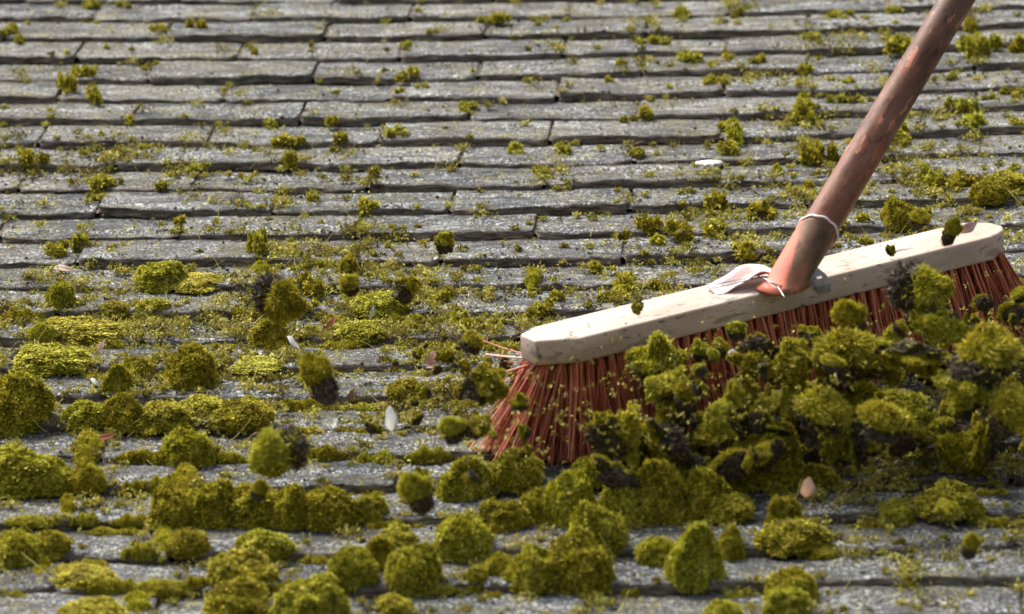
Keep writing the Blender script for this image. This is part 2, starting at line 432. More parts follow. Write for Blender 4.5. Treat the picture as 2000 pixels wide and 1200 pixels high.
CLODM = [moss_mesh('moss_cap', 31 + i, (.024, .022, .021), lumps=.75, n=6000, clod=True, length=.0046, width=.0019) for i in range(4)]
SHAG = [moss_mesh('moss_cap', 41 + i, (.022, .020, .022), lumps=.3, n=9000, clod=True, length=.0070, width=.0013, lean=l) for i, l in enumerate(((.6, -.9, .2), (-.5, -.8, .6), (.9, .2, .5)))]
def soil_mesh(seed):
    d = ICO3_V; r = .9 + .7 * (vn(d * 2.5 + seed, seed) - .5) + .5 * (vn(d * 6, seed + 4) - .5) + .35 * (vn(d * 13, seed + 6) - .5)
    p = d * r[:, None] * np.array([.0215, .0195, .016]); p[:, 2] -= .0125
    g = np.random.default_rng(seed)
    S = spikes(p, ICO3_F, 1700, .0065, .0012, g, keep=lambda c: np.where(c[:, 2] < -.008, 1., .001))
    v, f, a = join([(p, ICO3_F, {'tip': np.zeros(len(p)), 'hue': np.zeros(len(p))}), S])
    return mesh('soil_base', v, f, SOIL, a)
SOILM = [soil_mesh(300 + i) for i in range(4)]

# ------------------------------------------------------------------ moss cushions on the slates
def base_point(x, y):
    p = unp(x, y, 0.003)
    for _ in range(2): p = unp(x, y, surf(p[0], p[1]))
    return p
def cushion(x, y, w, h, label=None, proto=None, group=None, name='moss_cushion', rz=None):
    """x, y: foot of the cushion in the photo, w, h its size there"""
    p = base_point(x, y); s = pxm(p); W = w / s
    D = min(W, .06)
    H = max(.35 * h / s, (h / s - .13 * D) / .945)
    c = p + np.array([0, .42 * D, 0]); c[2] = surf(c[0], c[1]) - .001
    pr = proto if proto is not None else rnd.randrange(len(CUSH))
    small = w < 62 and y < 540
    me = CUSH[pr % len(CUSH)] if not small else TUFT[pr % len(TUFT)]
    rz = rnd.uniform(-math.pi, math.pi) if rz is None else rz
    if abs(W / D - 1) > .15: rz = rnd.choice((0, math.pi)) + rnd.uniform(-.2, .2)
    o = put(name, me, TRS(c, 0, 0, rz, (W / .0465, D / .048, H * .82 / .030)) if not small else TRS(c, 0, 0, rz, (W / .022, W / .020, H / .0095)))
    tag(o, label, 'moss cushion', group)
    return o
def strip(x0, x1, y, h, label, group):
    p0, p1 = base_point(x0, y), base_point(x1, y); c = (p0 + p1) / 2; Lm = np.linalg.norm(p1 - p0); s = pxm(c)
    H = h / s * .9
    c[1] += H * .35; c[2] = surf(c[0], c[1] + .003) - .004
    o = put('moss_strip', rnd.choice(STRIP), TRS(c, 0, 0, math.atan2(p1[1] - p0[1], p1[0] - p0[0]) + rnd.choice((0, math.pi)), (Lm / .115, max(.8, H / .018), min(1.25, H / .015))))
    tag(o, label, 'moss strip', group)

NAMED = [
 (370, 757, 92, 96, 'tall round moss dome standing alone above the middle left courses', 0),
 (22, 850, 125, 112, 'big moss mound cut by the left edge of the picture at mid height', 3),
 (265, 727, 64, 46, 'low green moss cushion just left of the tall round dome', 1),
 (95, 737, 130, 48, 'long brownish moss hummock below the white feather at far left', 4),
 (150, 677, 150, 40, 'long flat moss mat with a bright green left end, upper left of the dome', 4),
 (80, 668, 48, 40, 'bright green moss bump at the left end of the long flat mat', 5),
 (228, 768, 52, 62, 'yellowish moss column beside the small white feather at left', 2),
 (525, 678, 66, 50, 'pointed moss cushion left of the slim white feather', 2),
 (497, 727, 84, 24, 'flat moss pad on the slate edge left of the flying green clod', 4),
 (702, 678, 88, 40, 'low moss cushion in the middle, right of the slim white feather', 1),
 (742, 625, 90, 44, 'ragged moss cushion with a pale shred of lichen on its side', 4),
 (787, 787, 64, 36, 'small round moss cushion above the white upright petal', 1),
 (470, 848, 104, 56, 'smooth rounded moss mound right of the flat yellow mats', 1),
 (395, 815, 96, 44, 'loose yellow moss mat behind the smooth rounded mound', 4),
 (172, 845, 78, 54, 'moss lump left of the dark hollow in the left clump', 3),
 (232, 848, 72, 66, 'dark green moss lump with a shaded right side in the left clump', 2),
 (318, 850, 100, 54, 'broad pale moss mat joining the left clump to the smooth mound', 4),
 (364, 915, 88, 88, 'peaked moss cone rising over the red leaf course', 5),
 (392, 905, 50, 40, 'small moss shoulder on the right foot of the peaked cone', 1),
 (45, 972, 150, 92, 'large dark moss bank at the left edge below the middle', 3),
 (168, 972, 62, 56, 'green moss knob at the right end of the dark bank', 1),
 (100, 960, 70, 60, 'moss hump in the middle of the dark bank, holding a soil crumb', 2),
 (332, 1038, 92, 78, 'yellow moss slope running down to a joint, left of the long clump', 2),
 (412, 1032, 86, 84, 'left hump of the long lumpy moss clump, under a soil crumb', 4),
 (498, 1033, 104, 82, 'middle hump of the long lumpy moss clump', 3),
 (565, 1034, 76, 78, 'narrow green hump of the long lumpy moss clump', 2),
 (636, 1036, 98, 80, 'dark rounded right hump of the long lumpy moss clump', 0),
 (722, 1012, 60, 50, 'ragged moss knob right of the long lumpy clump', 4),
 (30, 1106, 92, 76, 'big smooth moss dome at the left edge near the bottom', 0),
 (100, 1095, 62, 46, 'smaller moss dome leaning on the big dome at the left edge', 1),
 (365, 1096, 74, 52, 'round moss cushion on the second lowest course at left', 5),
 (520, 1100, 92, 54, 'twin topped moss cushion above the bottom left arch shaped one', 3),
 (466, 1145, 124, 72, 'arch shaped moss cushion with a hollow underside at bottom left', 5),
 (165, 1160, 110, 40, 'low brown moss cushion on the lowest full course at far left', 3),
 (320, 1158, 64, 40, 'small green moss cushion at the head of a yellow joint strip', 1),
 (170, 1225, 120, 52, 'moss cushion cut by the bottom edge, the leftmost one', 1),
 (462, 1225, 136, 92, 'broad moss mound cut by the bottom edge below the arch shaped cushion', 3),
 (600, 1225, 130, 98, 'two coloured moss mound cut by the bottom edge with a bright green top', 4),
 (688, 1158, 92, 86, 'smooth moss ball, left one of the pair near bottom centre', 0),
 (737, 1112, 70, 70, 'dark upright moss lump wedged behind the pair of smooth balls', 2),
 (803, 1163, 104, 92, 'smooth moss ball, right one of the pair near bottom centre', 1),
 (902, 1098, 100, 88, 'dark green moss dome beneath a straw coloured tuft', 0),
 (772, 1068, 74, 42, 'yellow moss pad behind the upright dark lump', 4),
 (772, 1200, 70, 42, 'small moss knob at the bottom edge under the pair of balls', 3),
 (980, 1042, 92, 72, 'pale topped moss cushion left of the deep dark gap', 4),
 (910, 977, 92, 94, 'moss cone left below the bristle ends', 2),
 (1008, 965, 92, 78, 'moss mound directly below the red bristle ends', 1),
 (1052, 1015, 70, 62, 'dark mossy lump over the deep shaded gap', 3),
 (1112, 1032, 86, 112, 'steep moss cone in front of the broom, first of a row of four', 5),
 (1150, 958, 76, 58, 'moss cap with a white crumb behind the row of four cones', 3),
 (1212, 1034, 92, 104, 'steep moss cone in front of the broom, second of a row of four', 4),
 (1290, 1028, 92, 124, 'tallest moss cone in front of the broom, third of a row of four', 2),
 (1362, 1022, 98, 98, 'wide moss cone in front of the broom, last of a row of four', 3),
 (1356, 965, 88, 98, 'pale peaked moss cone standing behind the row of four', 5),
 (1425, 1027, 92, 52, 'low ochre moss cushion at the right foot of the row of four', 1),
 (1166, 1090, 96, 98, 'peaked moss cushion with a dark right side above the big twin mound', 2),
 (1132, 1163, 132, 118, 'big pale moss mound right of bottom centre', 3),
 (1038, 1152, 92, 82, 'moss mound touching the left side of the big pale mound', 4),
 (975, 1130, 60, 54, 'small round moss knob left behind the big pale mound', 1),
 (926, 1140, 48, 40, 'tiny arched moss cushion left of the big pale mound', 3),
 (1286, 1104, 78, 64, 'dark moss cushion leaning on the tall pale cone at bottom right', 1),
 (1360, 1152, 96, 124, 'tall pale moss cone standing alone at bottom right', 2),
 (1430, 1092, 52, 68, 'narrow ochre moss knob right of the tall pale cone', 3),
 (1532, 1045, 66, 84, 'upper part of the yellow green moss stack right of centre bottom', 4),
 (1545, 1090, 118, 60, 'lower part of the yellow green moss stack right of centre bottom', 3),
 (1606, 1090, 62, 32, 'small brown moss cushion at the right foot of the moss stack', 1),
 (1545, 1180, 92, 80, 'dark edged moss ball tilted over the lowest course at right', 0),
 (1412, 1215, 66, 42, 'moss cushion just showing at the bottom edge right of centre', 1),
 (1538, 1222, 80, 62, 'brown moss cushion at the bottom edge under the dark edged ball', 4),
 (1425, 950, 118, 112, 'broad green moss mound under the broom head', 1),
 (1512, 960, 108, 112, 'broad ochre moss mound under the broom, right of the green one', 3),
 (1600, 960, 60, 60, 'small dark moss mound at the right end of the swept heap', 2),
 (1852, 1022, 110, 62, 'ragged moss cushion with a round knob on the right side courses', 4),
 (1866, 985, 42, 54, 'round moss knob behind the pale bark chip at right', 1),
 (1752, 1022, 66, 50, 'reddish moss cushion left of the ragged one on the right', 3),
 (1760, 942, 40, 26, 'small dark moss patch on the slate below the long bark chip', 4),
 (1592, 312, 54, 50, 'knobbly moss ball left of the broom handle on the upper slates', 4),
 (1572, 140, 40, 34, 'small round moss ball on a dark root, left of the upper handle', 0),
 (1900, 252, 58, 34, 'moss cushion on the slates right of the handle, below mid height of it', 3),
 (1756, 440, 66, 58, 'overhanging moss lump between the handle and the broom head tip', 2),
 (1932, 405, 68, 48, 'finely ridged yellow moss cushion above the right tip of the broom', 1),
 (1972, 376, 92, 44, 'wide green moss cushion at the right edge above the broom tip', 4),
 (1906, 118, 34, 52, 'upright moss tuft right of the handle near the top', 4),
 (1984, 108, 48, 46, 'moss cushion at the right edge near the top', 3),
 (1582, 376, 42, 34, 'small moss ball in shade just left of the handle foot', 0),
 (1892, 54, 28, 34, 'small pale moss tuft touching the handle near the top', 4),
 (1745, 20, 40, 24, 'dark moss ball at the top edge left of the handle', 0),
 (732, 347, 30, 30, 'small round moss ball on the upper slates left of centre', 2),
 (570, 318, 32, 36, 'single yellow moss ball on the upper left slates', 1),
 (507, 500, 42, 58, 'pale moss stack growing from a joint above the flying clod', 4),
 (150, 486, 52, 42, 'upper lump of the slanting moss growth at left', 2),
 (112, 498, 48, 26, 'lower trailing end of the slanting moss growth at left', 4),
 (124, 178, 36, 42, 'bright moss tuft spilling over an edge at upper left', 4),
 (178, 206, 44, 28, 'low bright moss tuft right below the spilling one at upper left', 5),
 (312, 572, 86, 52, 'ragged moss mat at the left, start of the densely mossed zone', 4),
 (375, 575, 90, 26, 'flat brown moss pad right of the ragged mat', 4),
 (298, 622, 60, 30, 'dark moss cushion on the slate edge below the ragged mat', 3),
 (222, 614, 52, 26, 'small ochre moss cushion left of the dark one on the same edge', 1),
 (120, 612, 56, 56, 'loose moss heap hanging over an edge at far left', 4),
 (678, 535, 38, 46, 'yellow moss tuft column in a joint left of the bare slates', 4),
]
for x, y, w, h, lab, pr in NAMED: cushion(x, y, w, h, lab, pr)

ST = [(0, 118, 898, 26), (225, 345, 908, 32), (415, 482, 906, 20), (540, 660, 848, 28), (650, 745, 848, 30), (560, 690, 905, 34), (675, 800, 908, 52), (790, 880, 905, 34),
      (230, 290, 968, 26), (270, 352, 966, 36), (0, 60, 1026, 18), (130, 292, 1026, 20), (690, 832, 1020, 34), (125, 222, 1092, 24), (236, 312, 1096, 32), (566, 652, 1099, 28), (40, 75, 1095, 20),
      (0, 62, 1156, 24), (200, 275, 1160, 24), (350, 425, 1160, 32), (860, 940, 1158, 22), (950, 1008, 1100, 28), (1195, 1260, 1096, 14), (1400, 1500, 1150, 16), (1205, 1265, 1160, 26),
      (1650, 1800, 1024, 20), (1870, 1990, 962, 16), (1600, 1660, 1160, 20), (1660, 1725, 1146, 14), (470, 600, 780, 14), (40, 200, 620, 24), (430, 560, 622, 20), (560, 700, 722, 24), (0, 90, 625, 20),
      (1240, 1360, 945, 30), (1600, 1700, 905, 26), (1850, 1960, 905, 26), (900, 1010, 912, 26), (770, 870, 735, 22), (395, 490, 680, 24), (930, 1000, 1155, 24), (1410, 1460, 1025, 26), (1890, 2010, 1022, 26)]
for x0, x1, y, h in ST:
    strip(x0, x1, y, h, 'thin strip of moss growing along the lower edge of a slate', 'moss strips along the slate edges')
LEV = [624, 680, 737, 790, 848, 905, 966, 1027, 1095, 1158]
for yy in LEV:
    x = -30 + rnd.uniform(0, 60)
    while x < (1000 if yy < 900 else 900) :
        ln = rnd.uniform(50, 150)
        if rnd.random() < (.62 if yy > 660 else .45): strip(x, x + ln, yy + 3, rnd.uniform(14, 34), 'thin strip of moss growing along the lower edge of a slate', 'moss strips along the slate edges')
        x += ln * .95 + rnd.uniform(0, 30)
JO = [(172, 900, 46, 74), (362, 962, 40, 60), (320, 1078, 36, 60), (82, 1122, 36, 66), (272, 1205, 48, 66), (132, 1010, 30, 60), (510, 540, 36, 26), (690, 610, 40, 60), (1040, 560, 26, 30), (1180, 1010, 36, 40)]
for x, y, w, h in JO:                # strips that run down a joint
    p = base_point(x, y); q = base_point(x, y - h * .8); s = pxm(p); c = (p + q) / 2; c[2] = surf(c[0], c[1]) - .003
    o = put('moss_strip', rnd.choice(STRIP), TRS(c, 0, 0, math.atan2(q[1] - p[1], q[0] - p[0]), (np.linalg.norm(q - p) / .10, w / s / .024, .9)))
    tag(o, 'yellow moss strip running down a joint between two slates', 'moss strip', 'moss strips down the joints')

# small tufts: joints and edges of the upper courses, denser to the right
SPOT = [(35, 75), (20, 60), (185, 10), (240, 8), (310, 55), (385, 50), (500, 30), (500, 98), (300, 125), (210, 90), (158, 140), (1290, 80), (1250, 78), (1330, 30), (1440, 25), (1580, 70), (1635, 30), (1345, 115), (1425, 110),
        (1480, 118), (1210, 120), (1190, 155), (1265, 218), (1225, 235), (1415, 160), (1395, 160), (1420, 245), (1430, 262), (1575, 210), (1573, 235), (1650, 195), (1650, 155), (1750, 95), (1755, 275), (1860, 148), (1880, 205),
        (1930, 190), (1985, 240), (1750, 262), (1825, 350), (1870, 358), (1905, 90), (985, 30), (950, 40), (845, 60), (648, 235), (660, 268), (905, 215), (915, 205), (830, 165), (780, 178), (790, 82), (800, 145), (1000, 290),
        (1065, 335), (1105, 290), (1250, 295), (560, 265), (545, 275), (585, 272), (520, 240), (285, 285), (250, 240), (65, 315), (52, 300), (205, 350), (220, 355), (195, 360), (385, 325), (370, 318), (310, 360), (190, 385), (350, 430),
        (610, 385), (715, 400), (770, 260), (1330, 455), (1400, 455), (1265, 440), (1290, 470), (1495, 415), (1485, 420), (1520, 330), (1440, 290), (1390, 400), (1450, 490), (1215, 460), (1165, 520), (1225, 560), (1060, 605),
        (1205, 575), (1290, 560), (1090, 580), (870, 580), (850, 585), (980, 625), (960, 640), (900, 630), (820, 640), (1700, 470), (1640, 450), (1680, 430), (1790, 420), (1830, 390), (1980, 330), (1990, 180), (560, 560), (600, 600), (640, 520), (580, 520), (615, 560), (650, 620)]
for x, y in SPOT:
    s = rnd.uniform(.7, 1.7) * (1.1 if x > 1200 else .85) * (1.15 if y > 350 else 1)
    p = base_point(x, y + 4); o = put('moss_tuft', rnd.choice(TUFT), TRS(p - np.array([0, 0, .001]), 0, 0, rnd.uniform(0, 6), (s, s, s * rnd.uniform(.8, 1.3))))
    tag(o, 'tiny yellow green moss tuft rooted on the nearly bare upper slates', 'moss tuft', 'tiny moss tufts on the upper slates')

# ------------------------------------------------------------------ crumbs and shreds: uncountable litter
def density(x, y):
    d = .024 + .012 * (x > 1000)
    d = d + .75 * np.exp(-((y - 640 - (x - 500) * -.02) / 95) ** 2) * (x < 980) * np.clip(1.15 - x / 2600, .4, 1)
    d = d + .55 * np.exp(-((y - 520) / 90) ** 2 - ((x - 620) / 170) ** 2)
    d = d + .35 * np.exp(-((y - 800) / 100) ** 2) * (x < 1000)
    d = d + .40 * np.exp(-((y - 430) / 110) ** 2) * np.clip((x - 1050) / 500, 0, 1)
    d = d + .12 * np.exp(-((y - 200) / 160) ** 2) * np.clip((x - 1150) / 500, 0, 1)
    d = d + .30 * np.exp(-((y - 590) / 50) ** 2 - ((x - 1150) / 260) ** 2)
    d = d + .8 * np.exp(-((y - 850) / 110) ** 2) * (x > 1180)
    d = d + .10 * (y > 900) + .18 * np.exp(-((y - 330) / 60) ** 2) * (x < 700)
    return d
def crumbs(count, seed, name, label, mat_, rmin, rmax, blades, blen, flat, dens_gain=1.0, edge_bias=1.0):
    g = np.random.default_rng(seed)
    n = count * 14
    u = g.uniform(-.95, .85, n); v = g.uniform(-1.05, 1.45, n)
    x, y, dep = proj(np.stack([u, v, np.zeros(n)], 1))
    d = density(x, y) * dens_gain
    t = ((V0 - v) / EXPO); fr = np.ceil(t) - t          # 0 at a slate's lower edge, 1 at its head
    par = np.ceil(t) % 2
    uj = ((u - UPH - np.where(par == 1, 0, WID / 2)) / WID); jd = np.abs(uj - np.round(uj)) * WID
    d = d * (1 + edge_bias * (1.6 * np.exp(-fr / .10) + 1.3 * np.exp(-(1 - fr) / .10) + 5.0 * np.exp(-jd / .006)) - .35)
    d = d * (.25 + 1.5 * np.clip(fbm(np.stack([u * 22, v * 22, u * 0], 1), 77, 3) * 4.2 - 1.75, 0, 2.2))
    ok = g.random(n) < np.clip(d, 0, 1) * .33
    u, v = u[ok][:count], v[ok][:count]; k = len(u)
    t = (V0 - v) / EXPO; fr = np.ceil(t) - t
    z = sag(u) + STEPH * (1 - fr) + .0012
    C = np.stack([u, v, z], 1)
    r = rmin + (rmax - rmin) * g.random(k) ** 3.2
    m = k * blades
    P = np.repeat(C, blades, 0); rr = np.repeat(r, blades)[:, None]
    P = P + g.normal(size=(m, 3)) * rr * np.array([.62, .62, .32]) + np.array([0, 0, 1]) * rr * .45
    dr = g.normal(size=(m, 3)); dr[:, 2] = np.abs(dr[:, 2]) * flat + .2; dr /= np.linalg.norm(dr, axis=1)[:, None]
    s = np.cross(dr, g.normal(size=(m, 3))); s /= np.linalg.norm(s, axis=1)[:, None]
    ln = (blen * (.6 + .8 * g.random(m)))[:, None]; w = ln * .42
    q = np.stack([P - dr * ln * .5, P + s * w * .5, P + dr * ln * .5, P - s * w * .5], 1).reshape(-1, 3)
    f = (np.arange(m)[:, None] * 4 + np.array([0, 1, 2, 3]))
    hue = np.repeat(g.random(k) * .6, blades) + g.random(m) * .4
    tip = np.stack([np.full(m, .55), np.full(m, .8), np.full(m, 1.), np.full(m, .8)], 1).ravel()
    o = put(name, mesh(name, q, f, mat_, {'tip': tip, 'hue': np.repeat(hue, 4)}, smooth=False))
    tag(o, label, kind='stuff'); return o
crumbs(15000, 1, 'moss_crumbs', 'loose yellow green moss crumbs littering the slates', CRUMB, .0012, .0045, 11, .0034, .9)
crumbs(6400, 4, 'moss_shreds', 'matted shreds of brownish green moss spread over the middle courses', CRUMB, .0035, .0115, 60, .0046, .9, .75, .8)
crumbs(6500, 2, 'soil_crumbs', 'dark brown soil crumbs and rootlets between the moss', SOIL, .0012, .0045, 9, .0040, .7, .8, 2.0)

def stalks(count):
    g = np.random.default_rng(12); parts = []
    n = 0
    while n < count:
        u, v = g.uniform(-.75, .62), g.uniform(-.9, .75); x, y, _ = proj(np.array([u, v, 0.]))
        if g.random() > density(float(x), float(y)) * 1.1: continue
        a = g.uniform(0, 6.28); L_ = g.uniform(.006, .022); d = np.array([math.cos(a), math.sin(a), g.uniform(.1, .9)]); b = g.normal(size=3) * .35
        p0 = np.array([u, v, surf(u, v) + .001]); t = np.linspace(0, 1, 6)[:, None]; pts = p0 + d * L_ * t + b * L_ * t * t
        w = .00045; q = np.concatenate([pts + [w, 0, 0], pts + [-w * .5, w, 0], pts + [-w * .5, -w, 0]]); f = []
        for i in range(5):
            for k in range(3): f.append((k * 6 + i, ((k + 1) % 3) * 6 + i, ((k + 1) % 3) * 6 + i + 1, k * 6 + i + 1))
        parts.append((q, np.array(f), {'tip': np.full(18, 1.), 'hue': np.full(18, g.uniform(0, 1.1))})); n += 1
    v, f, a = join(parts); tag(put('dry_stalks', mesh('dry_stalks', v, f, CRUMB, a)), 'fine dry stalks and rootlets lying in the moss litter', kind='stuff')
stalks(1300)

# ------------------------------------------------------------------ loose moss clods
def clod(p, w, rot, label=None, group=None, shag=None, name='moss_clod', sz=(1, 1, 1), k=None):
    e = bpy.data.objects.new(name, None); COL.objects.link(e); e.empty_display_size = .01
    s = w / .048
    e.matrix_world = RT @ Matrix.Translation(Vector([float(q) for q in p])) @ Matrix.Rotation(rot[2], 4, 'Z') @ Matrix.Rotation(rot[1], 4, 'Y') @ Matrix.Rotation(rot[0], 4, 'X') @ Matrix.Diagonal((s * sz[0], s * sz[1], s * sz[2], 1))
    me = rnd.choice(CLODM) if shag is None else SHAG[shag]
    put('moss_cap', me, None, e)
    put('soil_base', rnd.choice(SOILM), None, e)
    tag(e, label, 'moss clod', group); return e
# (x, y, w px, height over the roof, rot, stretch, shag, label)
FLY = [
 (545, 582, 84, .13, (.7, 2.0, .2), (1, 1, 1.0), 0, 'flying moss clod over the left courses, grey soil on its upper left side'),
 (625, 740, 60, .11, (-.5, -.3, .4), (.85, .9, 1.5), 1, 'flying dark bottomed moss clod with a green top, below the slim white feather'),
 (543, 885, 84, .10, (.3, -1.75, .3), (.95, 1, 1.15), 2, 'flying straw coloured clod with black soil on its lower right'),
 (815, 962, 62, .08, (.1, -.2, 0), (.9, .9, 1.2), 1, 'flying pale moss tuft above the slate right of the long clump'),
 (795, 566, 40, .09, (.3, .9, 1), (1, 1, 1), None, 'small flying clod with dark left side over the bare middle slates'),
 (870, 474, 30, .10, (.2, .2, 0), (1, 1, 1.1), None, 'small upright flying moss tuft highest above the bare middle slates'),
 (922, 669, 44, .10, (.2, .3, 1), (1, 1, .8), 0, 'fuzzy flying moss ball just left of the broom head'),
 (682, 556, 36, .07, (.1, -.3, 1), (1, 1, 1), 1, 'fuzzy green flying tuft between the two clods at upper middle left'),
 (1284, 702, 92, .11, (.25, .3, 0), (1, 1, .95), None, 'large green moss clod hanging before the bristles right of the broom end'),
 (1797, 562, 92, .17, (.3, 1.6, .1), (1, 1, 1.05), 0, 'large flying clod in front of the broom head, dark left half'),
 (1660, 622, 62, .15, (.2, -.1, 0), (.9, .9, 1.1), 1, 'pale flying tuft below the broom head left of the large dark clod'),
 (1660, 692, 140, .13, (.1, .15, .1), (1.0, .7, .55), 2, 'long flat flying moss piece under the middle of the broom'),
 (1925, 692, 116, .16, (.1, .15, 0), (1, 1, .75), 0, 'big bright flying moss mound near the right edge'),
 (1890, 755, 80, .14, (2.6, .3, 0), (1, 1, .9), None, 'black soiled clod under the big bright mound near the right edge'),
 (1730, 822, 92, .10, (.1, .25, 0), (1, 1, .65), 1, 'smooth pale yellow flying moss cap above the long bark chip'),
 (1372, 686, 36, .10, (.1, .2, 0), (1, 1, 1), None, 'small lime green tuft before the dark bristles'),
 (1300, 752, 62, .10, (.4, -.4, 0), (1, 1, .7), None, 'pale lime moss piece just under the large hanging clod'),
 (1338, 768, 44, .11, (.2, .1, 0), (1, 1, .95), 2, 'soft yellow moss ball with a grey base beside the pale lime piece'),
 (950, 755, 62, .09, (.5, 1.2, 0), (1, 1, 1), None, 'dark moss clod at the left flank of the red bristles'),
 (1858, 452, 32, .17, (.1, .5, 0), (.9, .9, 1.6), 1, 'elongated flying tuft over the right part of the broom head'),
 (1740, 488, 20, .15, (.1, 1, 0), (1, 1, .8), None, 'tiny clod just above the top of the broom head, left one of two'),
 (1246, 600, 20, .15, (2, .4, 0), (.9, .9, 1.3), None, 'tiny dark clod above the left half of the broom head'),
 (1470, 700, 74, .12, (2.4, .2, 0), (1, 1, .8), None, 'grey soiled clod turned upside down right of the white crumb'),
 (1545, 710, 64, .12, (1.2, .2, 0), (1, 1, .9), None, 'mixed clod between the upside down clod and the long flat piece'),
 (1015, 785, 30, .13, (.2, .1, 0), (1, 1, 1.1), None, 'small ochre tuft flying right in front of the red bristles'),
 (932, 832, 46, .08, (.3, 1.0, 0), (1, 1, 1), 0, 'blurred dark clod left of the bristle ends, right one of a pair'),
 (885, 838, 46, .08, (.2, -.2, 0), (1, 1, 1), 1, 'blurred green clod left of the bristle ends, left one of a pair'),
 (1896, 1066, 36, .07, (.1, .3, 0), (.8, .8, 1.3), 1, 'soft pale tuft over the slates at the lower right'),
 (508, 958, 30, .06, (.1, .3, 0), (.9, .9, 1.3), 1, 'soft yellow tuft flying over the long lumpy moss clump'),
 (1840, 640, 64, .14, (1.5, .6, 0), (1.2, 1, .7), None, 'dark clod among the bristles at the right'),
 (1790, 700, 72, .14, (2.8, .2, 0), (1.3, 1, .6), None, 'grey underside of a flat clod left of the big bright mound'),
 (1440, 645, 32, .13, (.1, .3, 0), (1, 1, .8), None, 'small moss tuft touching the lower edge of the broom head'),
 (1970, 800, 84, .12, (.5, .4, 0), (1, 1, .8), 2, 'ragged clod at the right edge beneath the big bright mound'),
 (1600, 800, 90, .09, (.2, .4, 0), (1.2, 1, .7), 0, 'dark green ragged clod low under the middle of the broom'),
 (1845, 1000, 40, .05, (.2, .3, 0), (1, 1, .8), None, 'knobby clod resting on the ragged cushion at right'),
 (1795, 425, 34, .06, (.3, .3, 0), (1.2, 1, .7), 0, 'blurred clod above the broom head right of the handle foot'),
 (1490, 408, 24, .04, (.1, .3, 0), (.8, .8, 1.2), None, 'small dark clod left of the handle foot'),
 (1465, 503, 22, .05, (.1, .3, 0), (.8, .8, 1.2), None, 'small dark clod above the pale bracket wing'),
 (1220, 460, 18, .05, (.1, 1.3, 0), (.8, .8, 1.2), None, 'tiny grey clod over the bare slates above the broom'),
]
for x, y, w, hh, rot, sz, sh, lab in FLY:
    p = unp(x, y, hh); clod(p, w / pxm(p), rot, lab, None, sh, 'flying_moss_clod', sz)
# the swept heap: a bank of clods driven before the bristles, some still airborne
g2 = random.Random(31)
for i in range(122):
    x = g2.uniform(1195, 2030); low = 965 - (x - 1200) * .075 + g2.uniform(-20, 12); up = 800 - (x - 1200) * .15
    y = g2.uniform(up + 10, low - 30); f = (low - y) / (low - up)
    if x > 1640 and y > 880: continue
    w = g2.uniform(24, 66) * (1.0 if g2.random() < .85 else 1.3)
    hh = .010 + .050 * f ** 1.2 + g2.uniform(0, .035)
    p = unp(x, y, hh)
    clod(p, w / pxm(p), (g2.gauss(.2, 1.1), g2.gauss(0, 1.0), g2.uniform(0, 6)), 'loose moss clod in the heap swept up before the bristles', 'clods in the swept heap',
         None if g2.random() < .6 else g2.randrange(3), 'moss_clod', (g2.uniform(.8, 1.6), g2.uniform(.7, 1.2), g2.uniform(.4, .85)))
for i in range(120):
    x = g2.uniform(1280, 2020); y = g2.uniform(560, 740) + (1700 - x) * .12; w = g2.uniform(9, 40)
    if y < 720 - (x - 1200) * .20 : continue
    p = unp(x, y, g2.uniform(.08, .15))
    clod(p, w / pxm(p), (g2.gauss(.3, 1), g2.gauss(0, 1), g2.uniform(0, 6)), 'small moss shred thrown up in front of the bristles', 'airborne shreds before the bristles', None if g2.random() < .5 else g2.randrange(3), 'flying_moss_shred', (g2.uniform(.8, 1.5), 1, g2.uniform(.6, 1.0)))
for i in range(34):                 # shreds flying off to the left
    x = g2.gauss(900, 75); y = g2.gauss(770, 70); w = g2.uniform(9, 26)
    p = unp(x, y, g2.uniform(.03, .09))
    clod(p, w / pxm(p), (g2.gauss(.3, 1), g2.gauss(0, 1), g2.uniform(0, 6)), 'small moss shred thrown off left of the bristles', 'airborne shreds left of the bristles', None, 'flying_moss_shred', (g2.uniform(.8, 1.3), 1, g2.uniform(.6, 1.2)))
def dust(seed, count):              # fine moss dust in the air round the bristles
    g = np.random.default_rng(seed)
    x = g.uniform(930, 2050, count); y = 800 - (x - 1000) * .18 + g.normal(size=count) * 75
    w = g.uniform(.02, .16, count)
    C = np.array([unp(a, b, c) for a, b, c in zip(x, y, w)])
    bl = 5; P = np.repeat(C, bl, 0) + g.normal(size=(count * bl, 3)) * .0016; m = len(P)
    dr = g.normal(size=(m, 3)); dr /= np.linalg.norm(dr, axis=1)[:, None]; s = np.cross(dr, g.normal(size=(m, 3))); s /= np.linalg.norm(s, axis=1)[:, None]
    ln = (.0035 * (.5 + g.random(m)))[:, None]
    q = np.stack([P - dr * ln * .5, P + s * ln * .2, P + dr * ln * .5, P - s * ln * .2], 1).reshape(-1, 3)
    o = put('moss_dust', mesh('moss_dust', q, np.arange(m)[:, None] * 4 + np.arange(4), CRUMB, {'tip': np.full(m * 4, .9), 'hue': np.repeat(g.random(m) * .9, 4)}, smooth=False))
    tag(o, 'fine moss bits whirled up round the bristles', kind='stuff')
dust(5, 900)

